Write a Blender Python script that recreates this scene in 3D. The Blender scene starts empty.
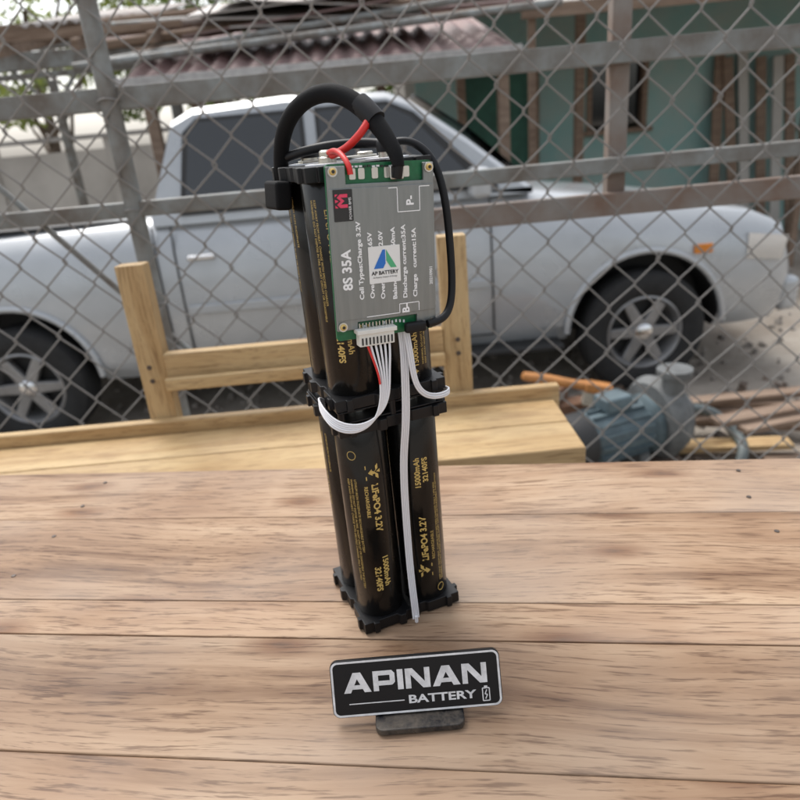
import bpy, math, random, bmesh
import numpy as np
from mathutils import Vector, Matrix, Euler
random.seed(7); np.random.seed(7)
S=bpy.context.scene
TZ=0.85; CZ=TZ+0.32; YZ=-0.35
# ---------------- helpers
def empty(name,loc=(0,0,0),rot=(0,0,0)):
    e=bpy.data.objects.new(name,None); S.collection.objects.link(e)
    e.location=loc; e.rotation_euler=rot; e.empty_display_size=.05
    return e
def mat(name,col,rough=.5,metal=0,var=0.0,vscale=20,bump=0.0,bscale=200,col2=None,coords='Object',stretch=(1,1,1),spec=.5,coat=0,rvar=0):
    m=bpy.data.materials.new(name); m.use_nodes=True
    nt=m.node_tree; N=nt.nodes; L=nt.links
    b=N['Principled BSDF']
    b.inputs['Base Color'].default_value=(*col,1); b.inputs['Roughness'].default_value=rough
    b.inputs['Metallic'].default_value=metal; b.inputs['Specular IOR Level'].default_value=spec
    b.inputs['Coat Weight'].default_value=coat
    tc=N.new('ShaderNodeTexCoord'); mp=N.new('ShaderNodeMapping'); mp.inputs['Scale'].default_value=stretch
    L.new(tc.outputs[coords],mp.inputs['Vector'])
    if var>0 or col2:
        n=N.new('ShaderNodeTexNoise'); n.inputs['Scale'].default_value=vscale; n.inputs['Detail'].default_value=4; n.inputs['Roughness'].default_value=.65
        L.new(mp.outputs[0],n.inputs['Vector'])
        r=N.new('ShaderNodeValToRGB'); r.color_ramp.elements[0].position=.35; r.color_ramp.elements[1].position=.68
        c2=col2 if col2 else tuple(c*(1-var) for c in col)
        r.color_ramp.elements[0].color=(*c2,1); r.color_ramp.elements[1].color=(*col,1)
        L.new(n.outputs['Fac'],r.inputs[0]); L.new(r.outputs[0],b.inputs['Base Color'])
    if rvar>0:
        n3=N.new('ShaderNodeTexNoise'); n3.inputs['Scale'].default_value=vscale*1.7; n3.inputs['Detail'].default_value=3
        L.new(mp.outputs[0],n3.inputs['Vector'])
        mr=N.new('ShaderNodeMapRange'); mr.inputs[1].default_value=.3; mr.inputs[2].default_value=.7
        mr.inputs[3].default_value=max(0.02,rough-rvar); mr.inputs[4].default_value=min(1,rough+rvar)
        L.new(n3.outputs['Fac'],mr.inputs[0]); L.new(mr.outputs[0],b.inputs['Roughness'])
    if bump>0:
        n2=N.new('ShaderNodeTexNoise'); n2.inputs['Scale'].default_value=bscale; n2.inputs['Detail'].default_value=2
        L.new(mp.outputs[0],n2.inputs['Vector'])
        bp=N.new('ShaderNodeBump'); bp.inputs['Strength'].default_value=bump; bp.inputs['Distance'].default_value=.3/bscale
        L.new(n2.outputs['Fac'],bp.inputs['Height']); L.new(bp.outputs[0],b.inputs['Normal'])
    return m
def mesh(name,vs,fs,parent=None,m=None,loc=(0,0,0),rot=(0,0,0),smooth=False,bevel=0,seg=2):
    me=bpy.data.meshes.new(name); me.from_pydata([tuple(v) for v in vs],[],[tuple(f) for f in fs]); me.update()
    o=bpy.data.objects.new(name,me); S.collection.objects.link(o)
    o.location=loc; o.rotation_euler=rot
    if parent: o.parent=parent
    if m: me.materials.append(m)
    if smooth: me.shade_smooth()
    if bevel>0:
        bm=o.modifiers.new('b','BEVEL'); bm.width=bevel; bm.segments=seg; bm.limit_method='ANGLE'; bm.angle_limit=math.radians(30)
        me.shade_smooth(); bm.harden_normals=False
        w=o.modifiers.new('w','WEIGHTED_NORMAL'); w.keep_sharp=True
    return o
def box(name,sz,loc,parent=None,m=None,rot=(0,0,0),bevel=0,seg=2):
    x,y,z=[s/2 for s in sz]
    vs=[(-x,-y,-z),(x,-y,-z),(x,y,-z),(-x,y,-z),(-x,-y,z),(x,-y,z),(x,y,z),(-x,y,z)]
    fs=[(0,3,2,1),(4,5,6,7),(0,1,5,4),(1,2,6,5),(2,3,7,6),(3,0,4,7)]
    return mesh(name,vs,fs,parent,m,loc,rot,bevel=bevel,seg=seg)
def prism(name,poly,z0,z1,parent=None,m=None,loc=(0,0,0),rot=(0,0,0),bevel=0,seg=2,smooth=False):
    n=len(poly); vs=[(p[0],p[1],z0) for p in poly]+[(p[0],p[1],z1) for p in poly]
    fs=[tuple(range(n-1,-1,-1)),tuple(range(n,2*n))]+[(i,(i+1)%n,(i+1)%n+n,i+n) for i in range(n)]
    return mesh(name,vs,fs,parent,m,loc,rot,bevel=bevel,seg=seg,smooth=smooth)
def lathe(name,prof,parent=None,m=None,loc=(0,0,0),rot=(0,0,0),n=40,smooth=True,cap=True):
    vs=[];fs=[]
    for r,z in prof:
        for i in range(n):
            a=2*math.pi*i/n; vs.append((r*math.cos(a),r*math.sin(a),z))
    for k in range(len(prof)-1):
        for i in range(n):
            j=(i+1)%n; fs.append((k*n+i,k*n+j,(k+1)*n+j,(k+1)*n+i))
    if cap:
        if prof[0][0]>1e-6: fs.append(tuple(range(n-1,-1,-1)))
        if prof[-1][0]>1e-6: fs.append(tuple(range((len(prof)-1)*n,len(prof)*n)))
    o=mesh(name,vs,fs,parent,m,loc,rot)
    if smooth:
        for p in o.data.polygons: p.use_smooth=len(p.vertices)==4
        try: o.data.set_sharp_from_angle(angle=math.radians(35))
        except Exception: pass
    return o
def rrect(w,h,r,n=5,cx=0,cy=0):
    pts=[]
    for (sx,sy,a0) in ((1,1,0),(-1,1,90),(-1,-1,180),(1,-1,270)):
        for i in range(n+1):
            a=math.radians(a0+90*i/n); pts.append((cx+sx*(w/2-r)+r*math.cos(a),cy+sy*(h/2-r)+r*math.sin(a)))
    return pts
def tube(name,pts,r,parent=None,m=None,smooth=True,res=4,cyclic=False):
    cu=bpy.data.curves.new(name,'CURVE'); cu.dimensions='3D'; cu.bevel_depth=r; cu.bevel_resolution=res; cu.use_fill_caps=True
    if smooth:
        sp=cu.splines.new('NURBS'); sp.points.add(len(pts)-1)
        for i,p in enumerate(pts): sp.points[i].co=(*p[:3],1); sp.points[i].radius=p[3] if len(p)>3 else 1
        sp.use_endpoint_u=True; sp.order_u=min(4,len(pts)); sp.resolution_u=8
    else:
        sp=cu.splines.new('POLY'); sp.points.add(len(pts)-1)
        for i,p in enumerate(pts): sp.points[i].co=(*p[:3],1)
    sp.use_cyclic_u=cyclic
    o=bpy.data.objects.new(name,cu); S.collection.objects.link(o); cu.materials.append(m)
    if parent: o.parent=parent
    return o
def text_geo(body,size,xs=1.0,align='LEFT',bold=0.0):
    cu=bpy.data.curves.new('t','FONT'); cu.body=body; cu.size=size; cu.align_x=align; cu.align_y='CENTER'; cu.resolution_u=3; cu.offset=bold
    o=bpy.data.objects.new('t',cu); S.collection.objects.link(o)
    bpy.context.view_layer.update()
    me=bpy.data.meshes.new_from_object(o)
    vs=[(v.co.x*xs,v.co.y,0) for v in me.vertices]; fs=[tuple(p.vertices) for p in me.polygons]
    bpy.data.objects.remove(o); bpy.data.curves.remove(cu); bpy.data.meshes.remove(me)
    return vs,fs

# ---------------- world / light
w=bpy.data.worlds.new("World"); S.world=w; w.use_nodes=True
nt=w.node_tree; N=nt.nodes; L=nt.links
bg=N['Background']; sk=N.new('ShaderNodeTexSky'); sk.sky_type='NISHITA'; sk.sun_disc=False
SE,SR=60,-30
sk.sun_elevation=math.radians(SE); sk.sun_rotation=math.radians(SR)
sk.air_density=1.2; sk.dust_density=4
hs=N.new('ShaderNodeHueSaturation'); hs.inputs['Saturation'].default_value=.32; hs.inputs['Value'].default_value=1.85
L.new(sk.outputs[0],hs.inputs['Color']); L.new(hs.outputs[0],bg.inputs[0]); bg.inputs[1].default_value=.15
sun=bpy.data.lights.new('sun','SUN'); sun.energy=2.0; sun.angle=math.radians(32); sun.color=(1,.97,.93)
so=bpy.data.objects.new('sun',sun); S.collection.objects.link(so)
d=Vector((math.sin(math.radians(SR))*math.cos(math.radians(SE)),math.cos(math.radians(SR))*math.cos(math.radians(SE)),math.sin(math.radians(SE))))
so.rotation_euler=d.to_track_quat('Z','Y').to_euler(); so.location=(0,0,6)
# ---------------- camera
cam=bpy.data.cameras.new('camera'); co=bpy.data.objects.new('camera',cam); S.collection.objects.link(co); S.camera=co
th=math.radians(22.2); ro=math.radians(5.27)
F=Vector((0,math.cos(th),-math.sin(th))); U0=Vector((0,math.sin(th),math.cos(th))); X=Vector((1,0,0))
R=math.cos(ro)*X-math.sin(ro)*U0; U=math.sin(ro)*X+math.cos(ro)*U0
M=Matrix((( R.x,U.x,-F.x,0),(R.y,U.y,-F.y,0),(R.z,U.z,-F.z,CZ),(0,0,0,1)))
co.matrix_world=M; cam.sensor_width=36; cam.lens=36*650/800; cam.clip_start=.01; cam.clip_end=500
cam.dof.use_dof=True; cam.dof.focus_distance=.39; cam.dof.aperture_fstop=10
S.view_settings.view_transform='Standard'; S.view_settings.look='None'; S.view_settings.exposure=0

# ---------------- wood material
def wood(name,c1,c2,c3,rough=.45,along='X',sc=1.0,rand=.35,bumpd=.0006,blotch=.3,knots=0,pore=.55,fine=8,grey=0):
    m=bpy.data.materials.new(name); m.use_nodes=True; nt=m.node_tree; N=nt.nodes; L=nt.links; b=N['Principled BSDF']
    tc=N.new('ShaderNodeTexCoord'); oi=N.new('ShaderNodeObjectInfo')
    mu=N.new('ShaderNodeMath'); mu.operation='MULTIPLY'; mu.inputs[1].default_value=37.0; L.new(oi.outputs['Random'],mu.inputs[0])
    add=N.new('ShaderNodeVectorMath'); add.operation='ADD'; L.new(tc.outputs['Object'],add.inputs[0]); L.new(mu.outputs[0],add.inputs[1])
    nw=N.new('ShaderNodeTexNoise'); nw.inputs['Scale'].default_value=3.5*sc; nw.inputs['Detail'].default_value=1; L.new(add.outputs[0],nw.inputs[0])
    sb=N.new('ShaderNodeVectorMath'); sb.operation='SUBTRACT'; sb.inputs[1].default_value=(.5,.5,.5); L.new(nw.outputs['Color'],sb.inputs[0])
    sc_=N.new('ShaderNodeVectorMath'); sc_.operation='SCALE'; sc_.inputs['Scale'].default_value=.035/sc; L.new(sb.outputs[0],sc_.inputs[0])
    ad2=N.new('ShaderNodeVectorMath'); ad2.operation='ADD'; L.new(add.outputs[0],ad2.inputs[0]); L.new(sc_.outputs[0],ad2.inputs[1])
    mp=N.new('ShaderNodeMapping'); s=(1.6,28,28) if along=='X' else ((28,1.6,28) if along=='Y' else (28,28,1.6))
    mp.inputs['Scale'].default_value=tuple(v*sc for v in s); L.new(ad2.outputs[0],mp.inputs[0])
    n1=N.new('ShaderNodeTexNoise'); n1.inputs['Scale'].default_value=1.1; n1.inputs['Detail'].default_value=6; n1.inputs['Roughness'].default_value=.65; n1.inputs['Distortion'].default_value=.7; L.new(mp.outputs[0],n1.inputs[0])
    n2=N.new('ShaderNodeTexNoise'); n2.inputs['Scale'].default_value=fine; n2.inputs['Detail'].default_value=3; n2.inputs['Roughness'].default_value=.7; L.new(mp.outputs[0],n2.inputs[0])
    r1=N.new('ShaderNodeValToRGB'); e=r1.color_ramp.elements; e[0].position=.34; e[0].color=(*c1,1); e[1].position=.66; e[1].color=(*c3,1); k=e.new(.47); k.color=(*c2,1)
    L.new(n1.outputs['Fac'],r1.inputs[0])
    r2=N.new('ShaderNodeValToRGB'); e=r2.color_ramp.elements; e[0].position=.36; e[0].color=(.38,.30,.25,1); e[1].position=.48; e[1].color=(1,1,1,1)
    L.new(n2.outputs['Fac'],r2.inputs[0])
    mx=N.new('ShaderNodeMixRGB'); mx.blend_type='MULTIPLY'; mx.inputs[0].default_value=pore; L.new(r1.outputs[0],mx.inputs[1]); L.new(r2.outputs[0],mx.inputs[2])
    n4=N.new('ShaderNodeTexNoise'); n4.inputs['Scale'].default_value=7*sc; n4.inputs['Detail'].default_value=3; L.new(add.outputs[0],n4.inputs[0])
    r4=N.new('ShaderNodeValToRGB'); e=r4.color_ramp.elements; e[0].position=.36; e[0].color=(.66,.55,.46,1); e[1].position=.60; e[1].color=(1.0,1,1,1); L.new(n4.outputs['Fac'],r4.inputs[0])
    m4=N.new('ShaderNodeMixRGB'); m4.blend_type='MULTIPLY'; m4.inputs[0].default_value=blotch; L.new(mx.outputs[0],m4.inputs[1]); L.new(r4.outputs[0],m4.inputs[2])
    last=m4.outputs[0]
    if knots:
        mk=N.new('ShaderNodeMapping'); mk.inputs['Scale'].default_value=(2.6,7,1); L.new(ad2.outputs[0],mk.inputs[0])
        v=N.new('ShaderNodeTexVoronoi'); v.inputs['Scale'].default_value=1.6; v.voronoi_dimensions='2D'; L.new(mk.outputs[0],v.inputs['Vector'])
        rk=N.new('ShaderNodeValToRGB'); e=rk.color_ramp.elements; e[0].position=.0; e[0].color=(.16,.07,.035,1); e[1].position=.14; e[1].color=(1,1,1,1); kk=e.new(.045); kk.color=(.42,.25,.15,1)
        L.new(v.outputs['Distance'],rk.inputs[0])
        m5=N.new('ShaderNodeMixRGB'); m5.blend_type='MULTIPLY'; m5.inputs[0].default_value=knots; L.new(last,m5.inputs[1]); L.new(rk.outputs[0],m5.inputs[2]); last=m5.outputs[0]
    if grey:
        n6=N.new('ShaderNodeTexNoise'); n6.inputs['Scale'].default_value=4.3; n6.inputs['Detail'].default_value=4; L.new(tc.outputs['Object'],n6.inputs[0])
        r6=N.new('ShaderNodeMapRange'); r6.inputs[1].default_value=.45; r6.inputs[2].default_value=.75; r6.inputs[4].default_value=grey; L.new(n6.outputs['Fac'],r6.inputs[0])
        m6=N.new('ShaderNodeMixRGB'); m6.inputs[2].default_value=(.40,.34,.28,1); L.new(r6.outputs[0],m6.inputs[0]); L.new(last,m6.inputs[1]); last=m6.outputs[0]
    hv=N.new('ShaderNodeHueSaturation'); mr=N.new('ShaderNodeMapRange'); mr.inputs[3].default_value=1-rand; mr.inputs[4].default_value=1+rand*.45
    L.new(oi.outputs['Random'],mr.inputs[0]); L.new(mr.outputs[0],hv.inputs['Value']); L.new(last,hv.inputs['Color']); L.new(hv.outputs[0],b.inputs['Base Color'])
    rr=N.new('ShaderNodeMapRange'); rr.inputs[1].default_value=.3; rr.inputs[2].default_value=.7; rr.inputs[3].default_value=rough-.1; rr.inputs[4].default_value=rough+.15
    L.new(n4.outputs['Fac'],rr.inputs[0]); L.new(rr.outputs[0],b.inputs['Roughness'])
    b.inputs['Specular IOR Level'].default_value=.35
    bp=N.new('ShaderNodeBump'); bp.inputs['Strength'].default_value=.5; bp.inputs['Distance'].default_value=bumpd; L.new(n2.outputs['Fac'],bp.inputs['Height']); L.new(bp.outputs[0],b.inputs['Normal'])
    return m
M_table=wood('table_wood',(.16,.088,.048),(.30,.193,.118),(.415,.295,.195),rough=.58,knots=.75,blotch=.65,pore=.85,rand=.16,fine=14,grey=.4,bumpd=.0004)
M_pine=wood('pine_wood',(.40,.26,.12),(.49,.34,.17),(.56,.41,.22),rough=.5,rand=.1,blotch=.3,knots=.3,fine=12)
M_pineV=wood('pine_wood_v',(.40,.26,.12),(.49,.34,.17),(.56,.41,.22),rough=.5,rand=.1,along='Z',blotch=.3,fine=12)

# ---------------- workbench
TA=math.radians(-8.5)
tb=empty('wooden_worktable',(-.02,.605,TZ),(0,0,TA))
seams=[0,-.095,-.212,-.250,-.347,-.45,-.56,-.68]
M_nail=mat('nail_head',(.10,.08,.07),.5,metal=.6)
for i in range(len(seams)-1):
    wd=seams[i]-seams[i+1]-random.uniform(.0006,.0014)
    cuts=[(-.95,.95)]
    if i==1: cuts=[(-.95,.45),(.4515,.95)]
    if i==4: cuts=[(-.95,-.47),(-.4685,.95)]
    for a,b_ in cuts:
        box('plank',(b_-a-.001,wd,.03),((a+b_)/2,(seams[i]+seams[i+1])/2,-.015+random.uniform(-.0005,.0005)),tb,M_table,bevel=random.uniform(.0008,.0016))
for y in (-.06,-.62): box('apron',(1.7,.03,.09),(0,y,-.0765),tb,M_table,bevel=.002)
for x in (-.84,.84):
    box('side_apron',(.03,.526,.09),(x,-.34,-.0765),tb,M_table,bevel=.002)
    for y in (-.1,-.58): box('leg',(.07,.07,TZ-.0305-.004),(x*.94,y,-.0315-(TZ-.0355)/2),tb,M_table,bevel=.003)
for i in range(len(seams)-1):
    for x in (-.30,.335):
        for f in (.25,.75):
            if seams[i]-seams[i+1]>.05: lathe('nail',[(.0020,.0001),(.0019,.0006),(0,.0007)],tb,M_nail,(x+random.uniform(-.006,.006),seams[i]+(seams[i+1]-seams[i])*f,0),n=14)

# ---------------- battery pack
A=math.radians(21.3)
bp_=empty('battery_pack',(-.0176,.4048,TZ+.0008),(0,0,A))
M_blk=mat('holder_abs',(.007,.007,.008),.4,bump=.15,bscale=900,spec=.35)
M_cell=mat('cell_wrap',(.005,.0045,.004),.22,coat=.12,bump=.04,bscale=150,rvar=.06,vscale=60,spec=.35)
M_gold=mat('gold_print',(.60,.42,.13),.45,metal=.0)
M_nick=mat('nickel',(.6,.58,.52),.3,metal=1)
M_white=mat('white_pvc',(.74,.74,.76),.4)
M_red=mat('red_silicone',(.60,.02,.015),.45)
M_slv=mat('braided_sleeve',(.006,.006,.0065),.8,bump=.6,bscale=1400,spec=.2)
M_wblk=mat('black_silicone',(.007,.007,.008),.5,spec=.3)
def holder(z0,z1,name):
    h=.0365
    pat=[(-h,0),(-.030,0),(-.030,.0022),(-.026,.0022),(-.026,0),(-.012,0),(-.0105,.003),(-.0065,.003),(-.005,0),(.005,0),(.0065,-.0022),(.0105,-.0022),(.012,0),(.026,0),(.026,.0022),(.030,.0022),(.030,0)]
    poly=[]
    for k in range(4):
        a=k*math.pi/2; c,s=math.cos(a),math.sin(a)
        for u,o in pat:
            x,y=u,-(h+o); poly.append((x*c-y*s,x*s+y*c))
    return prism(name,poly,z0,z1,bp_,M_blk,bevel=.0005)
holder(0,.0085,'bottom_holder'); holder(.151,.1585,'lower_mid_holder'); holder(.168,.1755,'upper_mid_holder'); holder(.299,.307,'top_holder')
cc=[(-.0178,-.0178),(.0178,-.0178),(.0178,.0178),(-.0178,.0178)]
RC=.0166
for (x,y) in cc:
    for z0,z1 in ((.004,.155),(.172,.303)):
        lathe('cell',[(.012,z0),(RC-.0006,z0),(RC,z0+.001),(RC,z1-.001),(RC-.0006,z1),(.012,z1)],bp_,M_cell,(x,y,0),n=64)
    lathe('terminal_stud',[(.006,.1585),(.006,.168)],bp_,M_nick,(x,y,0),n=20)
    lathe('terminal_ring',[(.0085,.307),(.0085,.3078),(.005,.3079),(.005,.3105),(.0042,.3112),(0,.3112)],bp_,M_nick,(x,y,0),n=24)
    lathe('insulator_ring',[(.0125,.3068),(.0125,.3076),(.009,.3078)],bp_,M_white,(x,y,0),n=32)
for p in (((0,.0178),(.048,.012)),((-.0178,0),(.012,.048))):
    box('busbar',(p[1][0],p[1][1],.0015),(p[0][0],p[0][1],.163),bp_,M_nick,bevel=.0003)
box('busbar',(.047,.011,.0012),(0,.0178,.3086),bp_,M_nick,bevel=.0003)
for z in (.1595,.1667): box('spacer_strip',(.071,.071,.0012),(0,0,z),bp_,M_blk,bevel=.0004)
for x,y in ((-.033,-.033),(.033,-.033),(.033,.033),(-.033,.033),(0,-.034),(-.034,0),(.034,0),(0,.034)):
    lathe('standoff',[(.0022,.158),(.0022,.169)],bp_,M_blk,(x,y,0),n=16)
def wraptext(body,size,cell,phi0,zs,down=True,xs=1.0,bold=0,voff=0):
    vs,fs=text_geo(body,size,xs,bold=bold)
    out=[];r=RC+.00012
    for x,y,_ in vs:
        y=y+voff
        if down: a=phi0+y/r; z=zs-x
        else: a=phi0-y/r; z=zs+x
        out.append((cell[0]+r*math.sin(a),cell[1]-r*math.cos(a),z))
    mesh('label_print',out,fs,bp_,M_gold)
LOGO=[[(-.5,-.5),(-.5,.1),(-.25,.35),(-.25,-.5)],[(.5,-.5),(.25,-.5),(.25,.35),(.5,.1)],[(-.25,.35),(-.25,.05),(0,-.25),(0,.05)],[(.25,.35),(0,.05),(0,-.25),(.25,.05)],[(-.5,.25),(-.3,.5),(-.5,.5)],[(.5,.25),(.5,.5),(.3,.5)],[(-.13,.5),(0,.2),(.13,.5)]]
LOGO2=[[(-.55,-.5),(-.27,-.5),(-.27,.4),(-.55,.4)],[(.27,-.5),(.55,-.5),(.55,.4),(.27,.4)],[(-.55,.4),(-.22,.4),(.15,-.05),(0,-.32),(-.12,-.2)],[(.55,.4),(.12,-.2),(0,-.32),(-.15,-.05),(.22,.4)],[(-.13,.55),(0,.25),(.13,.55)]]
def mlogo(cell,phi0,z,down,s=.0085):
    vs=[];fs=[]
    for i,p in enumerate(LOGO2):
        b=len(vs); r=RC+.00012+.00003*i
        for x,y in p:
            x*=s;y*=s
            if down: a=phi0+y/r; zz=z-x
            else: a=phi0-y/r; zz=z+x
            vs.append((cell[0]+r*math.sin(a),cell[1]-r*math.cos(a),zz))
        fs.append(tuple(range(b,len(vs))))
    mesh('label_logo',vs,fs,bp_,M_gold)
FL,FR=cc[0],cc[1]
WARN='WARNING: DO NOT DISPOSE IN FIRE, SHORT CIRCUIT OR DISASSEMBLE THE BATTERY'
KEEP='KEEP AWAY FROM HEAT. CHARGE WITH SPECIFIED CHARGER ONLY. 3.65V MAX'
mlogo(FL,.0,.122,True,.0095)
wraptext('LiFePO4 3.2V',.0064,FL,.02,.1135,bold=.0002)
wraptext('RECHARGEABLE',.0032,FL,-.33,.1125,bold=.00006)
wraptext('15000mAh',.0056,FL,.12,.058,bold=.00016); wraptext('32140FS',.0058,FL,-.24,.050,bold=.00018)
wraptext('LITHIUM IRON PHOSPHATE RECHARGEABLE BATTERY',.0023,FL,-.72,.118); wraptext(WARN,.0022,FL,-.88,.118); wraptext(KEEP,.0022,FL,-1.02,.118)
tubev=[(FL[0]+(RC+.0001)*math.sin(-.75+.17*math.cos(t)),FL[1]-(RC+.0001)*math.cos(-.75+.17*math.cos(t)),.135+.003*math.sin(t)) for t in [i*math.pi/10 for i in range(20)]]
tube('label_ring',tubev,.0002,bp_,M_gold,cyclic=True)
mlogo(FR,-.25,.034,False,.0095)
wraptext('LiFePO4 3.2V',.0064,FR,-.22,.042,down=False,bold=.0002); wraptext('RECHARGEABLE',.0032,FR,.14,.042,down=False)
wraptext('15000mAh',.0052,FR,-.28,.100,down=False,bold=.00015); wraptext('32140FS',.0054,FR,.05,.104,down=False,bold=.00015)
wraptext(WARN,.0022,FR,.52,.022,down=False); wraptext(KEEP,.0022,FR,.40,.022,down=False)
tubev=[(FR[0]+(RC+.0001)*math.sin(.4+.17*math.cos(t)),FR[1]-(RC+.0001)*math.cos(.4+.17*math.cos(t)),.016+.003*math.sin(t)) for t in [i*math.pi/10 for i in range(20)]]
tube('label_ring',tubev,.0002,bp_,M_gold,cyclic=True)
wraptext('32140FS',.0056,FL,-.62,.216,bold=.00018); wraptext('15000mAh',.0050,FL,-.25,.224,bold=.0001); wraptext('LiFePO4 3.2V',.0058,FL,-.5,.285)
wraptext('WARNING: DO NOT DISPOSE IN FIRE, SHORT CIRCUIT OR DISASSEMBLE',.0021,FL,-1.05,.29); wraptext('KEEP AWAY FROM HEAT. CHARGE WITH SPECIFIED CHARGER',.0021,FL,-.92,.29)
wraptext('WARNING: DO NOT DISPOSE IN FIRE, SHORT CIRCUIT OR DISASSEMBLE',.0021,FR,.35,.186,down=False); wraptext('KEEP AWAY FROM HEAT',.0021,FR,.5,.186,down=False); wraptext('+ 15000mAh 32140',.005,FR,.05,.181,down=False,bold=.0001)
BL_=cc[3]
for dz in (.135,.29):
    wraptext('WARNING: DO NOT DISPOSE IN FIRE OR SHORT CIRCUIT',.0022,BL_,-1.5,dz); wraptext('LITHIUM IRON PHOSPHATE',.0024,BL_,-1.2,dz)
# --- BMS
W,H=.060,.093
M_al=mat('brushed_aluminium',(.27,.285,.28),.42,metal=.75,var=.12,vscale=8,stretch=(40,3,3),rvar=.08)
M_pcb=mat('green_pcb',(.01,.15,.055),.35,var=.3,vscale=300)
M_sil=mat('silkscreen_white',(.88,.88,.88),.5)
M_sold=mat('solder',(.65,.64,.6),.3,metal=1)
bms=empty('bms_board'); bms.parent=bp_
bms.matrix_local=Matrix.Translation((-.001,-.0465,.2135+H/2))@Matrix.Rotation(math.radians(3.0),4,'Y')@Matrix.Rotation(math.radians(90),4,'X')
prism('pcb',rrect(W,H,.002),-.0016,0,bms,M_pcb)
prism('spacer_plate',rrect(W-.004,H-.03,.001),-.005,-.0018,bms,M_blk)
hw,hh=W/2,H/2
al=[(-hw,-hh+.006),(-hw+.012,-hh+.006),(-hw+.012,-hh+.010),(hw-.012,-hh+.010),(hw-.012,-hh+.001),(hw,-hh+.001),(hw,hh-.001),(hw-.006,hh-.001),(hw-.006,hh-.010),(-.020,hh-.010),(-.020,hh-.001),(-hw,hh-.001)]
prism('heatsink_plate',al,.0004,.0026,bms,M_al,bevel=.0004)
prism('heatsink_plate_face',rrect(W-.0006,H-.024,.001,cy=-.0),.0027,.0034,bms,M_al,bevel=.0002)
def flat(body,size,x,y,rot=90,m=M_sil,z=.0036,xs=1.0,bold=0,align='LEFT',par=bms,name='print'):
    vs,fs=text_geo(body,size,xs,align,bold)
    a=math.radians(rot); c,s=math.cos(a),math.sin(a)
    mesh(name,[(x+vx*c-vy*s,y+vx*s+vy*c,z) for vx,vy,_ in vs],fs,par,m)
flat('8S 35A',.0074,-.0225,-.018,bold=.00022)
for i,(t,yy) in enumerate([('Cell Types:Charge 3.2V',-.026),('OverCharge:  3.65V',-.026),('OverDischarge: 2.0V',-.027),('Balance current:60mA',-.028),('Discharge current:35A',-.028),('Charge   current:15A',-.028)]):
    flat(t,.0034,-.0150+i*.0062+(.001 if i>2 else 0),yy+.002,xs=1.28,bold=.00010)
flat('P-',.0060,.0155,.024,bold=.0002); flat('B-',.0060,.011,-.0345,bold=.0002,z=.0036)
flat('20210901',.0026,.0270,-.02,bold=.00005)
def line(pts,wd=.00045,m=M_sil,z=.0036,par=bms):
    for (a,b) in zip(pts[:-1],pts[1:]):
        a=Vector(a);b=Vector(b);d_=(b-a).normalized();n_=Vector((-d_.y,d_.x))*wd/2
        mesh('print_line',[(*(a-n_),z),(*(b-n_),z),(*(b+n_),z),(*(a+n_),z)],[(0,1,2,3)],par,m)
line([(.003,.0335),(.008,.0335),(.008,.021),(.021,.021),(.021,.0335),(.027,.0335)]); line([(-.013,-.034),(.007,-.034),(.007,-.029),(.019,-.029),(.019,-.034)])
M_pink=mat('pink_print',(.75,.05,.12),.5); M_bk=mat('black_print',(.02,.02,.02),.5)
prism('logo_patch',rrect(.0105,.016,.0005),0,.0002,bms,M_bk,loc=(-.0225,.0262,.0035))
def mflat(cx,cy,s,rot,m,z=.0039,par=bms):
    a=math.radians(rot);c,sn=math.cos(a),math.sin(a); vs=[];fs=[]
    for p in LOGO:
        b=len(vs); vs+=[(cx+(x*c-y*sn)*s,cy+(x*sn+y*c)*s,z) for x,y in p]; fs.append(tuple(range(b,len(vs))))
    mesh('print_logo',vs,fs,par,m)
mflat(-.0235,.0285,.0068,90,M_pink); flat('POWER BMS',.0020,-.0188,.0190,90,M_sil,z=.0039)
st=.0185; sx,sy=-.001,-.006
prism('sticker',rrect(st,st*1.08,.0004),0,.00015,bms,mat('sticker_paper',(.78,.78,.76),.45),loc=(sx,sy,.0036))
M_bl=mat('blue_print',(.02,.16,.55),.5); M_gn=mat('green_print',(.08,.42,.2),.5)
z=.0039
mesh('sticker_logo_blue',[(sx-.0065,sy-.002,z),(sx-.001,sy-.002,z),(sx+.0005,sy+.0005,z),(sx+.0005,sy+.008,z),(sx-.001,sy+.008,z)],[(0,1,2,3,4)],bms,M_bl)
mesh('sticker_logo_green',[(sx+.001,sy+.008,z),(sx+.001,sy+.002,z),(sx+.0035,sy-.002,z),(sx+.007,sy-.002,z)],[(0,1,2,3)],bms,M_gn)
flat('AP BATTERY',.0028,sx,sy-.0045,0,M_bk,z=.0039,align='CENTER',bold=.00008); flat('All Battery Solution & Energy',.0012,sx,sy-.0068,0,M_bk,z=.0039,align='CENTER')
for x,y in ((-hw+.003,hh-.0035),(hw-.003,hh-.0035),(-hw+.003,-hh+.0085),(hw-.003,-hh+.0045)):
    lathe('screw_washer',[(.0026,.0026),(.0026,.0029),(0,.0029)],bms,M_sold,(x,y,.0006),n=20)
    lathe('screw',[(.0018,.0026),(.0018,.0040),(.0012,.0046),(0,.0046)],bms,M_gold,(x,y,0),n=20)
    lathe('screw_recess',[(.0009,.0046),(.0009,.00475)],bms,M_bk,(x,y,0),n=12)
for x in (-.0155,-.0105,-.003,.004,.0105,.015):
    prism('pad',rrect(.0035,.0055,.0008),0,.0005,bms,M_sold,loc=(x,hh-.0052,.0001))
prism('p_pad',rrect(.008,.007,.001),.0001,.0016,bms,M_sold,loc=(.009,hh-.0055,.0008),bevel=.0006)
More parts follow.
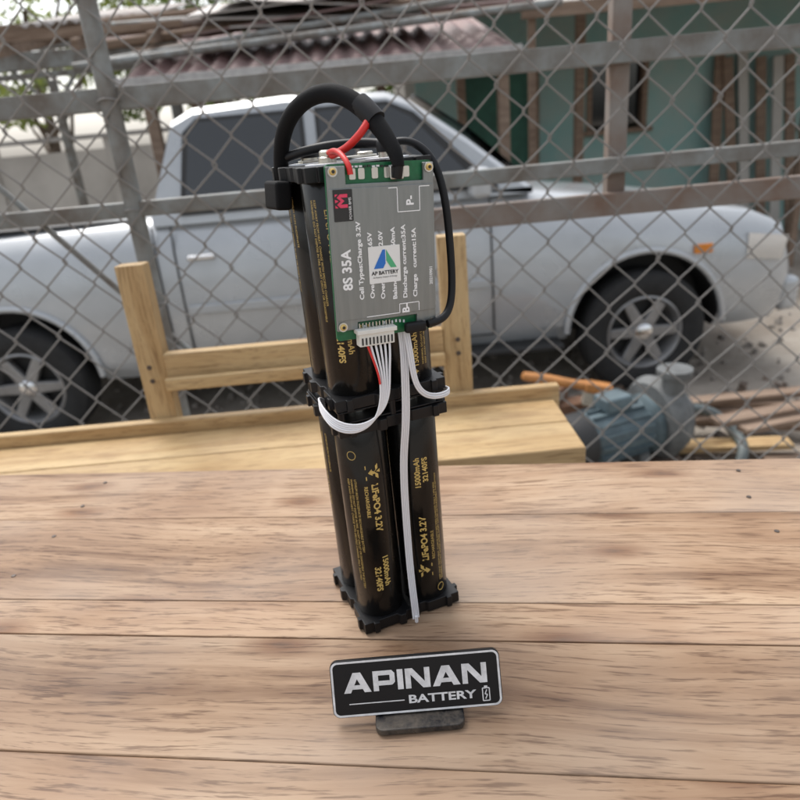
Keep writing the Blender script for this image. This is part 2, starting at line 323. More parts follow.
for i in range(14):
    box('smd_part',(.0016,.0009,.0008),(-.018+i*.0024,hh-.0015-random.random()*.0008,.0005),bms,random.choice([M_bk,M_white,M_bk]))
for i in range(12):
    box('smd_part',(.0009,.0016,.0008),(-hw+.014+i*.0024,-hh+.0075-random.random()*.001,.0005),bms,random.choice([M_bk,M_white,M_gold]))
M_con=mat('jst_nylon',(.72,.71,.66),.45)
box('connector',(.021,.009,.006),(-.0085,-hh+.0010,.0035),bms,M_con,bevel=.0004)
box('connector_lip',(.0235,.0025,.0072),(-.0085,-hh+.0050,.0042),bms,M_con,bevel=.0003)
for i in range(9): box('connector_slot',(.0009,.004,.0004),(-.0085+(i-4)*.0022,-hh-.0005,.00665),bms,M_bk)
for i in range(10): box('connector_pin',(.0006,.003,.0006),(-.0085+(i-4.5)*.0020,-hh+.0078,.003),bms,M_nick)
box('b_minus_lug',(.013,.006,.005),(.0155,-hh+.0035,.0052),bms,M_wblk,bevel=.0015)
# ------- wires
def ribbon(pts,n,r,name,dirs,sp=None):
    sp=sp or 2*r
    for k in range(n):
        off=(k-(n-1)/2)*sp; q=[]
        for i,p in enumerate(pts):
            dv=dirs[i]; j=random.uniform(-1,1)*r*.35 if 0<i<len(pts)-1 else 0
            q.append((p[0]+dv[0]*off,p[1]+dv[1]*off+j,p[2]+dv[2]*off))
        tube(name,q,r,bp_,M_white,res=3)
rw=.00066
d1=[(2.2,0,0),(2.0,0,0),(1.1,0,0),(1,0,.2),(.7,-.2,.7),(.4,-.2,.9),(.3,.2,.9),(.1,.2,1),(0,.1,1),(0,.1,1)]
ribbon([(-.0098,-.0505,.2125),(-.0100,-.0525,.205),(-.0100,-.054,.195),(-.0110,-.055,.180),(-.016,-.054,.167),(-.028,-.050,.160),(-.040,-.044,.163),(-.0445,-.034,.170),(-.043,-.018,.173),(-.036,-.008,.1645)],5,rw,'balance_wire',d1)
ribbon([(.0075,-.041,.222),(.0075,-.044,.205),(.0062,-.0450,.190),(.0055,-.0445,.170),(.004,-.0435,.150),(.0025,-.0385,.130),(.0018,-.036,.10),(.0012,-.0355,.06),(.0005,-.037,.03),(.0000,-.0405,.012),(-.0005,-.042,.004)],4,rw,'balance_wire',[(1,0,0)]*11)
ribbon([(.0095,-.041,.222),(.0098,-.046,.205),(.0100,-.0475,.190),(.012,-.047,.178),(.018,-.046,.170),(.028,-.044,.1665),(.0375,-.041,.1665),(.040,-.034,.166),(.037,-.026,.1645)],3,rw,'balance_wire',[(1,0,0),(1,0,0),(1,0,0),(.8,0,.5),(.4,0,.9),(.1,0,1),(0,0,1),(0,0,1),(0,0,1)])
tube('red_balance_wire',[(-.0178,-.0505,.2125),(-.0165,-.0525,.205),(-.0135,-.0545,.195),(-.0140,-.0555,.188)],.00066,bp_,M_red,res=3)
lathe('wire_tip',[(.0012,.001),(.0012,.006)],bp_,M_white,(-.0005,-.0425,0),n=12)
tube('braided_sleeve',[(-.034,.030,.285,.9),(-.034,.028,.305,1),(-.033,.018,.326,1.08),(-.025,.0,.3395,1),(-.013,-.012,.3445,1.1),(-.002,-.024,.339,1.15),(.005,-.036,.327,1.15),(.008,-.044,.318,1),(.0100,-.0515,.3085,.85),(.0095,-.0525,.3035,.7)],.0044,bp_,M_slv,res=8)
tube('heat_shrink',[(.0005,-.0275,.336,1),(.003,-.032,.3318,1.06),(.0055,-.037,.3265,1)],.0057,bp_,M_wblk,res=8)
tube('black_lead',[(.006,-.038,.324),(.0085,-.047,.316),(.0105,-.0525,.307),(.0095,-.0515,.3015),(.009,-.0505,.298)],.0028,bp_,M_wblk)
tube('red_lead',[(.004,-.034,.330),(-.001,-.039,.324),(-.007,-.036,.318),(-.012,-.030,.313),(-.0165,-.022,.3115)],.0021,bp_,M_red)
tube('red_jumper',[(-.0178,-.018,.312),(-.0175,-.030,.315),(-.0165,-.042,.312),(-.0160,-.049,.306),(-.0160,-.049,.302)],.0015,bp_,M_red)
lathe('lug_screw',[(.0042,.3105),(.0042,.3135),(.0032,.3145),(0,.3145)],bp_,M_nick,(-.0178,-.0178,0),n=24)
lathe('black_cap',[(.0058,.3105),(.0058,.3155),(.0048,.317),(0,.317)],bp_,M_wblk,(.0178,-.0178,0),n=24)
lathe('black_cap',[(.0058,.3105),(.0058,.3155),(.0048,.317),(0,.317)],bp_,M_wblk,(-.0178,.0178,0),n=24)
tube('black_lead_side',[(.0178,-.0178,.3135),(.026,-.022,.317),(.036,-.028,.312),(.0405,-.036,.300),(.0425,-.040,.280),(.0430,-.041,.255),(.042,-.043,.232),(.037,-.047,.2185),(.028,-.0515,.2165),(.020,-.052,.2165)],.0023,bp_,M_wblk)
tube('black_lead_top',[(-.030,.02,.312),(-.02,.0,.316),(.0,-.004,.3165),(.012,-.010,.316),(.0178,-.0178,.314)],.0028,bp_,M_wblk)
box('side_tab',(.010,.022,.016),(-.0415,.010,.292),bp_,M_slv,rot=(0,.1,.1),bevel=.002)

# ---------------- sign
sg=empty('tabletop_sign',(-.006,.2840,TZ+.0005),(0,0,math.radians(-.6)))
M_sb=mat('sign_black',(.008,.008,.009),.35,bump=.03,bscale=400,spec=.25)
M_sw=mat('sign_silver',(.74,.74,.74),.5,metal=.0,col2=(.52,.52,.52),vscale=140)
M_base=mat('stand_dusty_black',(.012,.012,.014),.4,col2=(.09,.075,.06),vscale=120,rvar=.15,bump=.2,bscale=500,spec=.3)
board=empty('board',(0,0,0)); board.parent=sg
board.matrix_local=Matrix.Translation((0,0,.0055))@Matrix.Rotation(math.radians(90-22),4,'X')
bw,bh=.1000,.0335
prism('board_back',rrect(bw,bh,.0045,8,0,bh/2),-.0030,0,board,M_sb,bevel=.0004)
def ring(name,w1,h1,r1,w2,h2,r2,z,par,m,cy):
    a=rrect(w1,h1,r1,8,0,cy); b=rrect(w2,h2,r2,8,0,cy); n=len(a)
    mesh(name,[(*p,z) for p in a]+[(*p,z) for p in b],[(i,(i+1)%n,(i+1)%n+n,i+n) for i in range(n)],par,m)
ring('board_border',bw-.0010,bh-.0010,.0040,bw-.0034,bh-.0034,.0030,.00025,board,M_sw,bh/2)
GL={'A':[[(0,0),(.25,0),(.62,1),(.36,1)],[(1,0),(.75,0),(.38,1),(.64,1)],[(.22,.17),(.78,.17),(.71,.38),(.29,.38)]],
 'P':[[(0,0),(.24,0),(.24,1),(0,1)],[(.23,.77),(.80,.77),(.97,.86),(.86,1),(.23,1)],[(.23,.27),(.86,.27),(.99,.40),(.80,.50),(.23,.50)],[(.76,.40),(.99,.40),(.99,.86),(.76,.86)]],
 'I':[[(0,0),(1,0),(1,1),(0,1)]],
 'N':[[(0,0),(.22,0),(.22,1),(0,1)],[(.78,0),(1,0),(1,1),(.78,1)],[(0,1),(.30,1),(1,0),(.70,0)]]}
GW={'A':.0162,'P':.0130,'I':.0034,'N':.0145}
x=-.0425; lh=.0118; y0=bh*.43; q=0
for ch in 'APINAN':
    for k,p in enumerate(GL[ch]):
        q+=1
        mesh('sign_lettering',[(x+a*GW[ch],y0+b*lh,.0003+.00003*k) for a,b in p],[tuple(range(len(p)))],board,M_sw)
    x+=GW[ch]+.0013
flat('BATTERY',.0066,.0145,bh*.235,0,M_sw,z=.0003,xs=1.45,bold=.00018,align='CENTER',par=board,name='sign_lettering')
line([(-.040,bh*.235),(-.0075,bh*.235)],.0006,M_sw,.0003,board)
line([(.0385,bh*.11),(.0425,bh*.11),(.0425,bh*.33),(.0385,bh*.33),(.0385,bh*.11)],.0006,M_sw,.0003,board)
prism('sign_battery_tip',rrect(.002,.0010,.0002),0,.0001,board,M_sw,loc=(.0405,bh*.355,.0002))
line([(.0410,bh*.30),(.0398,bh*.225),(.0412,bh*.215),(.0400,bh*.14)],.0006,M_sw,.0003,board)
prism('stand_foot',rrect(.052,.040,.005,6,.0005,.010),.0002,.0045,sg,M_base,bevel=.0008)
mesh('stand_back_support',[(-.018,.004,.0046),(.018,.004,.0046),(.018,.024,.0046),(-.018,.024,.0046),(-.015,.0125,.026),(.015,.0125,.026),(.015,.0145,.026),(-.015,.0145,.026)],[(0,3,2,1),(4,5,6,7),(0,1,5,4),(1,2,6,5),(2,3,7,6),(3,0,4,7)],sg,M_base)

# ---------------- ground
M_gr=mat('yard_dirt',(.38,.34,.29),.95,col2=(.21,.175,.14),vscale=1.3,bump=.6,bscale=25)
M_con_=mat('concrete',(.36,.35,.33),.85,col2=(.24,.23,.215),vscale=2.5,bump=.3,bscale=60)
mesh('ground',[(-150,-150,YZ),(150,-150,YZ),(150,250,YZ),(-150,250,YZ)],[(0,1,2,3)],None,M_gr)
box('concrete_slab',(9,6,.5),(0,-1.62,-.25),None,M_con_,bevel=.01)
def rocks(name,n,xr,yr,z,smin,smax,m):
    vs=[];fs=[]
    for i in range(n):
        c=Vector((random.uniform(*xr),random.uniform(*yr),z)); s=random.uniform(smin,smax)
        b=len(vs); E=Euler((random.random()*6,random.random()*6,random.random()*6)).to_matrix()
        base=[(-1,-1,-1),(1,-1,-1),(1,1,-1),(-1,1,-1),(-1,-1,1),(1,-1,1),(1,1,1),(-1,1,1)]
        for v in base:
            v=Vector([k*random.uniform(.5,1) for k in v]); v.z*=.6
            vs.append(tuple(c+E@v*s+Vector((0,0,s*.3))))
        fs+=[tuple(b+k for k in f) for f in [(0,3,2,1),(4,5,6,7),(0,1,5,4),(1,2,6,5),(2,3,7,6),(3,0,4,7)]]
    return mesh(name,vs,fs,None,m)
rocks('gravel',1800,(-4,4),(1.9,6),YZ,.006,.03,mat('gravel_stone',(.36,.32,.28),.9,var=.6,vscale=5))
rocks('rubble',90,(.3,2.2),(2.3,3.6),YZ,.012,.045,mat('rubble_stone',(.24,.18,.14),.9,var=.6,vscale=4))

# ---------------- chain link fence
FY=1.27
fe=empty('chain_link_fence',(0,FY,0))
M_gal=mat('galvanised_wire',(.27,.26,.25),.5,metal=.5)
M_pipe=mat('painted_pipe',(.25,.27,.265),.55,col2=(.13,.11,.09),vscale=9,bump=.2)
M_rust=mat('rusty_steel',(.17,.10,.065),.75,col2=(.24,.22,.20),vscale=7,bump=.3)
fw,fh=.088,.094
cu=bpy.data.curves.new('fence_mesh','CURVE'); cu.dimensions='3D'; cu.bevel_depth=.0018; cu.bevel_resolution=2; cu.materials.append(M_gal)
nj=int(1.95/(fh/2)); nk=int(4.4/(fw/2))
for k in range(nk):
    sp=cu.splines.new('POLY'); sp.points.add(nj*2-1)
    jx=random.uniform(-.0015,.0015)
    for j in range(nj):
        s=(j+k)%2
        x=-2.2+k*fw/2+(fw/2)*s+(.0015 if s else -.0015)+jx+.006*math.sin(j*.31+k*.02)+.002*math.sin(j*1.7+k*.9)
        zz=.06+j*fh/2+.006*math.sin(k*.17)
        y=.014*math.sin(x*3.1+zz*2)
        for q in (0,1):
            sp.points[2*j+q].co=(x,y+(.0018 if q==0 else -.0018),zz+(-.0022 if q==0 else .0022),1)
fo=bpy.data.objects.new('wire_mesh',cu); S.collection.objects.link(fo); fo.parent=fe
def pole(name,x,y,z0,z1,r,m): return lathe(name,[(r,z0),(r,z1),(r*.6,z1+r*.5),(0,z1+r*.5)],fe,m,(x,y,0),n=20)
pole('post',-.470,.03,0,2.1,.017,M_pipe); pole('post',-1.9,.03,0,2.1,.019,M_pipe); pole('post',1.85,.03,0,2.1,.019,M_pipe)
box('rust_post',(.036,.030,1.06),(.46,.066,1.52),fe,M_rust,bevel=.003)
box('top_angle',(4.4,.006,.036),(0,.032,1.272),fe,M_pipe,bevel=.001); box('top_angle_flange',(4.4,.035,.005),(0,.0525,1.2565),fe,M_pipe,bevel=.001)
box('mid_rail',(4.4,.03,.028),(0,.035,1.080),fe,M_pipe,bevel=.003)
box('low_rail',(2.5,.03,.042),(1.1,.038,1.008),fe,M_rust,bevel=.003)
box('top_rail',(4.4,.03,.03),(0,.03,2.02),fe,M_pipe,bevel=.003); box('bottom_rail',(4.4,.03,.03),(0,.03,.06),fe,M_pipe,bevel=.003)
tube('brace',[(-.95,.05,1.42),(-.36,.05,.70)],.006,fe,M_pipe,smooth=False)
for z_ in (1.27,1.08,.9,.75,.6):
    tube('tie_wire',[(-.470+.021*math.cos(t),.012+.021*math.sin(t)+.018,z_+.002*math.sin(3*t)) for t in [i*math.pi/8 for i in range(16)]],.0014,fe,M_gal,cyclic=True)

# ---------------- yellow wooden bench
be=empty('wooden_bench',(0,.95,0))
for x in (-.375,.096):
    box('back_post',(.042,.03,1.02),(x,.015,.517),be,M_pineV,bevel=.002,rot=(math.radians(-1),0,0))
box('back_rail',(.428,.02,.058),(-.1395,.012,.862),be,M_pine,bevel=.002)
box('back_rail_ledge',(.428,.012,.020),(-.1395,-.0065,.846),be,M_pine,bevel=.002)
box('seat_plank',(1.15,.085,.030),(-.335,-.056,.752),be,M_pine,bevel=.003)
box('seat_plank',(1.15,.085,.030),(-.335,-.143,.752),be,M_pine,bevel=.003)
box('edge_board',(1.17,.018,.045),(-.335,-.0035,.765),be,M_pine,bevel=.003)
for x in (-.84,.19):
    box('leg',(.04,.04,.736),(x,-.06,.3685),be,M_pineV,bevel=.002)
    box('leg',(.04,.04,.736),(x,-.16,.3685),be,M_pineV,bevel=.002)
for x in (-.375,.096):
    for z_ in (.852,.874): lathe('screw',[(.004,0),(.0035,.001),(0,.001)],be,M_nail,(x,-.0035,z_),(math.radians(90),0,0),n=12)

# ---------------- pickup truck
tr=empty('pickup_truck',(1.43,4.42,YZ))
M_car=mat('silver_paint',(.44,.46,.475),.3,metal=.3,coat=.6,rvar=.06,vscale=2,var=.15)
M_gl=mat('tinted_glass',(.012,.014,.015),.05,spec=.9)
M_trim=mat('black_trim',(.02,.02,.02),.6)
M_tire=mat('tyre_rubber',(.02,.02,.02),.85,bump=.3,bscale=80,var=.3)
M_rim=mat('alloy_wheel',(.34,.34,.34),.4,metal=.6,var=.3,vscale=8)
M_chr=mat('chrome',(.7,.7,.7),.15,metal=1)
RX=-3.55
st_=[(.86,.74,.42,.58,.62),(.84,.80,.38,.70,.76),(.78,.84,.34,.82,.90),(.60,.86,.33,.88,.98),(.2,.87,.33,.93,1.05),(-.3,.87,.33,.98,1.12),(-.72,.87,.33,1.02,1.19),(-.95,.87,.33,1.08,1.22),(-2.6,.87,.33,1.10,1.22),(-2.66,.87,.33,1.10,1.22),(-4.5,.86,.36,1.08,1.17),(-4.64,.84,.42,1.04,1.14)]
vs=[];ring_n=0
for (x,w_,zb,zs,zt) in st_:
    half=[(0,zb),(w_*.90,zb),(w_*.985,zb+.10),(w_,(zb+zs)*.5+.02),(w_*.99,zs-.06),(w_*.955,zs),(w_*.90,(zs+zt)/2+.02),(w_*.80,zt-.005),(w_*.4,zt+.012),(0,zt+.018)]
    rg=[(x,-a,b) for a,b in half]+[(x,a,b) for a,b in half[-2:0:-1]]
    ring_n=len(rg); vs+=rg
fs=[]
for k in range(len(st_)-1):
    for i in range(ring_n):
        j=(i+1)%ring_n; fs.append((k*ring_n+i,k*ring_n+j,(k+1)*ring_n+j,(k+1)*ring_n+i))
fs.append(tuple(range(ring_n-1,-1,-1))); fs.append(tuple(range((len(st_)-1)*ring_n,len(st_)*ring_n)))
body=mesh('body',vs,fs,tr,M_car,smooth=True)
bm=bmesh.new(); bm.from_mesh(body.data); bmesh.ops.recalc_face_normals(bm,faces=bm.faces); bm.to_mesh(body.data); bm.free(); body.data.shade_smooth()
body.data.materials.append(M_trim)
for wx in (0,RX):
    cut=lathe('arch_cut',[(.43,-1.2),(.43,-.60)],tr,M_trim,(wx,0,.37),(math.radians(-90),0,0),n=48)
    cut2=lathe('arch_cut',[(.43,.60),(.43,1.2)],tr,M_trim,(wx,0,.37),(math.radians(-90),0,0),n=48)
    for c in (cut,cut2):
        b=body.modifiers.new('cut','BOOLEAN'); b.object=c; b.operation='DIFFERENCE'; b.solver='EXACT'; b.material_mode='TRANSFER'
bpy.context.view_layer.update()
dg=bpy.context.evaluated_depsgraph_get(); ev=body.evaluated_get(dg); nm=bpy.data.meshes.new_from_object(ev); body.modifiers.clear(); body.data=nm
for o in [o for o in bpy.data.objects if o.name.startswith('arch_cut')]: bpy.data.objects.remove(o)
body.data.set_sharp_from_angle(angle=math.radians(40))
cs=[(-.62,1.20,.80,.79),(-.95,1.47,.81,.735),(-1.24,1.68,.82,.675),(-1.36,1.73,.82,.655),(-1.9,1.755,.82,.65),(-2.38,1.735,.82,.655),(-2.50,1.68,.82,.67),(-2.66,1.25,.81,.79)]
vs=[]
for x,zt,wb,wt in cs:
    zb=1.17
    half=[(0,zb),(wb,zb),(wb-.005,zb+.03),(wt+.012,zt-.03),(wt-.03,zt),(wt*.5,zt+.02),(0,zt+.028)]
    rg=[(x,-a,b) for a,b in half]+[(x,a,b) for a,b in half[-2:0:-1]]; rn=len(rg); vs+=rg
fs=[]
for k in range(len(cs)-1):
    for i in range(rn):
        j=(i+1)%rn; fs.append((k*rn+i,k*rn+j,(k+1)*rn+j,(k+1)*rn+i))
fs.append(tuple(range(rn-1,-1,-1))); fs.append(tuple(range((len(cs)-1)*rn,len(cs)*rn)))
cab=mesh('cab',vs,fs,tr,M_car)
bm=bmesh.new(); bm.from_mesh(cab.data); bmesh.ops.recalc_face_normals(bm,faces=bm.faces); bm.to_mesh(cab.data); bm.free(); cab.data.shade_smooth()
cab.data.set_sharp_from_angle(angle=math.radians(28))
def sy_(z,off):
    t=(z-1.20)/(1.70-1.20); return -(.815+(.665-.815)*t+off)
def sidepanel(name,poly,off,m,th=.004):
    for sgn in (1,-1):
        n=len(poly)
        a=[(x,sgn*sy_(z,off),z) for x,z in poly]; b=[(x,sgn*sy_(z,off-th*6),z) for x,z in poly]
        f=[tuple(range(n)),tuple(range(2*n-1,n-1,-1))]+[(i,i+n,(i+1)%n+n,(i+1)%n) for i in range(n)]
        o=mesh(name,a+b,f,tr,m)
        bm=bmesh.new(); bm.from_mesh(o.data); bmesh.ops.recalc_face_normals(bm,faces=bm.faces); bm.to_mesh(o.data); bm.free()
sidepanel('window_frame_front',[(-.80,1.215),(-1.74,1.215),(-1.74,1.685),(-1.36,1.685),(-1.22,1.62)],.012,M_trim)
sidepanel('window_front',[(-.90,1.235),(-1.72,1.235),(-1.72,1.665),(-1.36,1.665),(-1.24,1.60)],.016,M_gl)
sidepanel('window_frame_rear',[(-1.80,1.215),(-2.50,1.215),(-2.44,1.62),(-2.36,1.685),(-1.80,1.685)],.012,M_trim)
sidepanel('window_rear',[(-1.82,1.235),(-2.47,1.235),(-2.41,1.61),(-2.35,1.665),(-1.82,1.665)],.016,M_gl)
mesh('windscreen',[(-.655,-.70,1.235),(-.655,.70,1.235),(-1.225,.60,1.685),(-1.225,-.60,1.685),(-.94,-.67,1.487),(-.94,.67,1.487)],[(0,1,5,4),(4,5,2,3)],tr,M_gl,loc=(.012,0,.028))
mesh('rear_window',[(-2.655,-.62,1.30),(-2.655,.62,1.30),(-2.53,.56,1.62),(-2.53,-.56,1.62)],[(0,3,2,1)],tr,M_gl,loc=(-.02,0,.01))
box('bed_opening',(1.7,1.45,.01),(-3.57,0,1.205),tr,M_trim)
def seam(pts):
    for s in (-1,1): tube('door_seam',[(x,s*yy,z) for x,yy,z in pts],.005,tr,M_trim,smooth=False)
for x in (-.86,-1.77,-2.56): seam([(x,.838,1.17),(x,.864,1.04),(x,.873,.75),(x,.868,.46),(x,.86,.42)])
seam([(-.86,.86,.42),(-2.56,.86,.42)])
seam([(-2.66,.838,1.17),(-2.66,.864,1.04),(-2.66,.873,.75),(-2.66,.868,.40)])
M_amb=mat('amber_lens',(.6,.2,.02),.3)
for s in (-1,1):
    box('side_moulding',(.87,.02,.05),(-1.315,s*.878,.72),tr,M_car,bevel=.006); box('side_moulding',(.74,.02,.05),(-2.17,s*.878,.72),tr,M_car,bevel=.006)
    box('side_step',(1.95,.16,.035),(-1.45,s*.86,.33),tr,M_trim,bevel=.01)
    for x in (-1.62,-2.42): box('door_handle',(.15,.03,.03),(x,s*.875,1.0),tr,M_chr,bevel=.01)
    box('mirror_housing',(.10,.20,.15),(-.93,s*.97,1.26),tr,M_car,bevel=.03,seg=3); box('mirror_arm',(.05,.10,.04),(-.93,s*.85,1.22),tr,M_trim,bevel=.01)
    for wx in (0,RX):
        pts=[(wx+.445*math.cos(a),s*.868,.37+.445*math.sin(a)) for a in [math.radians(2+i*176/24) for i in range(25)]]
        tube('arch_lip',pts,.018,tr,M_car,smooth=False,res=3)
    prism('headlight',[(.20,.0),(.0,.02),(.0,.16),(.22,.13)],-.012,.012,tr,M_chr,loc=(.55,s*.852,.70),rot=(math.radians(90),0,0))
    box('indicator',(.10,.015,.05),(.30,s*.874,.80),tr,M_amb,bevel=.004)
    for wx in (0,RX):
        wr=empty('wheel',(wx,s*.78,.35),(math.radians(90 if s<0 else -90),0,0)); wr.parent=tr
        lathe('tyre',[(.20,-.10),(.235,-.115),(.30,-.12),(.335,-.105),(.35,-.08),(.35,.08),(.335,.105),(.30,.12),(.235,.115),(.215,.10),(.205,.07)],wr,M_tire,n=56,cap=False)
        lathe('rim',[(.215,.10),(.205,.104),(.195,.09),(.185,.03),(.17,.0)],wr,M_rim,n=56,cap=False)
        lathe('rim_dark',[(.184,.012),(.0,.010)],wr,M_trim,n=40,cap=False)
        for k in range(6):
            a=k*math.pi/3; c,sn=math.cos(a),math.sin(a)
            poly=[(.03,-.035),(.19,-.026),(.195,.026),(.03,.035)]
            prism('spoke',[(x*c-y*sn,x*sn+y*c) for x,y in poly],.045,.085,wr,M_rim,bevel=.006)
        lathe('hub_cap',[(.05,.04),(.05,.09),(.035,.10),(0,.10)],wr,M_chr,n=28)
box('front_bumper',(.12,1.62,.20),(.86,0,.48),tr,M_car,bevel=.04,seg=3); box('grille',(.03,.9,.16),(.86,0,.72),tr,M_trim,bevel=.01)
box('rear_bumper',(.12,1.6,.16),(-4.68,0,.50),tr,M_chr,bevel=.03); box('chassis',(3.6,.9,.2),(-1.8,0,.38),tr,M_trim)
for s in (-1,1): box('tail_light',(.03,.12,.3),(-4.65,s*.74,.9),tr,mat('red_lens',(.4,.01,.01),.25),bevel=.01)

# ---------------- water pump
wp=empty('water_pump',(1.00,2.62,YZ),(0,0,math.radians(20))); wp.scale=(1.35,1.35,1.35)
M_pm=mat('pump_grey_blue',(.12,.17,.19),.55,var=.5,vscale=9); M_pm2=mat('pump_cast',(.17,.18,.18),.65,var=.5,vscale=12)
hr=(0,math.radians(90),0)
lathe('motor',[(.06,-.14),(.085,-.13),(.085,.10),(.10,.11),(.10,.13)],wp,M_pm,(-.05,0,.16),hr,n=32)
for k in range(16):
    a=2*math.pi*k/16; box('cooling_fin',(.20,.014,.006),(-.06,.089*math.cos(a),.16+.089*math.sin(a)),wp,M_pm,rot=(a,0,0))
lathe('fan_cover',[(.0,-.06),(.07,-.06),(.092,-.04),(.094,.02),(.09,.03)],wp,M_trim,(-.20,0,.16),hr,n=32)
lathe('volute',[(.05,-.04),(.125,-.035),(.145,0),(.125,.05),(.08,.06),(.05,.10),(.055,.12)],wp,M_pm2,(.12,0,.17),hr,n=36)
lathe('outlet',[(.035,0),(.035,.10),(.055,.10),(.055,.12)],wp,M_pm2,(.13,-.06,.24),n=24)
box('terminal_box',(.10,.08,.05),(-.06,0,.27),wp,M_pm,bevel=.01)
box('base_plate',(.36,.18,.02),(-.02,0,.012),wp,M_rust,bevel=.003)
for x in (-.12,.02): box('foot',(.04,.15,.07),(x,0,.055),wp,M_pm2,bevel=.004)
tube('hose',[(.24,0,.17),(.34,0,.16),(.42,-.06,.08),(.36,-.2,.03),(.1,-.28,.025),(-.2,-.24,.025)],.018,wp,mat('grey_hose',(.10,.12,.12),.5))

M_or=mat('orange_handle',(.60,.26,.08),.5,var=.3,vscale=10)
M_brk=mat('clay_brick',(.24,.13,.08),.9,var=.4,vscale=15)
br=empty('brick_pile',(.78,3.00,YZ))
for i,(x,y,z_,r) in enumerate([(0,0,.035,.1),(.24,.05,.035,-.2),(-.22,.03,.035,.3),(.05,.14,.035,1.2),(-.05,.02,.103,.6),(.06,0,.171,.2),(-.02,.02,.239,.9)]): box('brick',(.20,.10,.066),(x,y,z_,),br,M_brk,rot=(0,0,r),bevel=.005)
wo=empty('hand_brush',(.80,2.97,YZ+.325),(0,math.radians(12),-.15))
lathe('handle',[(.0,-.20),(.022,-.19),(.028,-.08),(.022,.05),(.026,.12),(.0,.13)],wo,M_or,(0,0,0),(0,math.radians(90),0),n=20)
box('head',(.13,.07,.05),(.18,0,0),wo,M_or,bevel=.01); box('bristles',(.12,.06,.07),(.18,0,-.06),wo,mat('bristle',(.6,.55,.45),.9,var=.4,vscale=80),bevel=.004)
M_dkwood=mat('weathered_timber',(.14,.09,.06),.85,col2=(.25,.18,.13),vscale=3,stretch=(1,8,8),bump=.3)
sc=empty('scrap_timber',(1.5,2.75,YZ))
for i in range(9): box('board',(random.uniform(.5,1.1),random.uniform(.05,.10),.025),(random.uniform(-.25,.5),random.uniform(-.25,.25),.02+.028*i),sc,random.choice([M_dkwood,M_dkwood,M_dkwood,M_pine]),rot=(0,random.uniform(-.03,.03),random.uniform(-.5,.5)),bevel=.002)

# ---------------- buildings
M_teal=mat('teal_paint',(.20,.38,.36),.8,col2=(.30,.38,.35),vscale=1.5,bump=.2,bscale=30)
M_roof=mat('rusty_sheet',(.28,.23,.20),.6,col2=(.38,.36,.34),vscale=2,metal=.2)
M_mar=mat('maroon_sheet',(.14,.07,.065),.6,col2=(.24,.175,.16),vscale=1.5)
M_wall=mat('plaster',(.50,.48,.44),.9,col2=(.36,.34,.31),vscale=.8)
def corr(name,x0,x1,y0,y1,z0,z1,par,m,pitch=.09,amp=.018):
    n=int((x1-x0)/pitch*6); vs=[];fs=[]
    for i in range(n+1):
        x=x0+(x1-x0)*i/n; d_=amp*math.sin(2*math.pi*(x-x0)/pitch)
        vs+=[(x,y0,z0+d_),(x,y1,z1+d_)]
    for i in range(n): fs.append((2*i,2*i+2,2*i+3,2*i+1))
    o=mesh(name,vs,fs,par,m,smooth=True); sm=o.modifiers.new('s','SOLIDIFY'); sm.thickness=.003
    return o
sh=empty('teal_workshop',(0,8.2,YZ))
def wall(x0,x1,z0,z1,m=M_teal,y=0,t=.12,name='wall'): return box(name,(x1-x0,t,z1-z0),((x0+x1)/2,y,(z0+z1)/2),sh,m)
ops=[(1.0,1.9,.0,2.2),(2.45,3.15,1.35,2.15),(5.0,6.0,1.2,2.15),(7.2,8.2,0,2.2)]
M_gdoor=mat('green_door',(.04,.14,.10),.7,var=.4,vscale=3)
xs=.5
for a,b,c,d2 in ops:
    wall(xs,a,0,3.0); wall(a,b,d2,3.0)
    if c>0: wall(a,b,0,c)
    xs=b; fr=.06
    for xx in (a+fr/2,b-fr/2): box('frame',(fr,.16,d2-c-.002),(xx,-.01,(c+d2)/2),sh,M_dkwood,bevel=.004)
    box('frame',(b-a-2*fr-.002,.16,fr),((a+b)/2,-.01,d2-fr/2-.002),sh,M_dkwood,bevel=.004)
    if c>0:
        box('sill',(b-a+.1,.2,.05),((a+b)/2,-.06,c-.02),sh,M_dkwood,bevel=.004)
        box('mullion',(.05,.08,d2-c-2*fr),((a+b)/2,-.01,(c+d2)/2),sh,M_dkwood)
        box('glass',(b-a-2*fr,.01,d2-c-2*fr),((a+b)/2,.03,(c+d2)/2),sh,M_gl)
    else: box('door_leaf',(b-a-2*fr-.01,.04,d2-fr-.01),((a+b)/2,.03,(d2-fr)/2),sh,M_gdoor)
wall(xs,10.5,0,3.0); box('side_wall',(.12,4,3.0),(.44,2.06,1.5),sh,M_wall); box('side_wall',(.12,4,3.0),(10.56,2.06,1.5),sh,M_wall); box('back_wall',(10,.12,3.0),(5.5,4.0,1.5),sh,M_wall)
corr('roof',-.3,11.2,-.9,4.4,2.72,3.7,sh,M_roof)
for x in (.1,2.15,4.6,6.8,9): box('verandah_post',(.09,.09,2.68),(x,-.8,1.34),sh,M_dkwood,bevel=.006)
box('eave_beam',(11.2,.08,.14),(5.4,-.8,2.62),sh,M_dkwood)
M_pale=mat('pale_sheet',(.42,.38,.33),.6,var=.35,vscale=2)
corr('awning',1.3,6.5,-2.0,-.95,2.40,2.62,sh,M_pale,pitch=.11)
box('awning_fascia',(5.2,.03,.10),(3.9,-2.03,2.36),sh,M_dkwood)
for x in (1.4,3.9,6.4): box('awning_post',(.06,.06,2.34),(x,-1.95,1.17),sh,M_dkwood)
for i in range(6): box('leaning_board',(.11,.03,1.9+.2*random.random()),(3.9+.17*i,-.25-random.random()*.1,1.0),sh,random.choice([M_dkwood,M_wall]),rot=(math.radians(-7),math.radians(random.uniform(-5,5)),0))

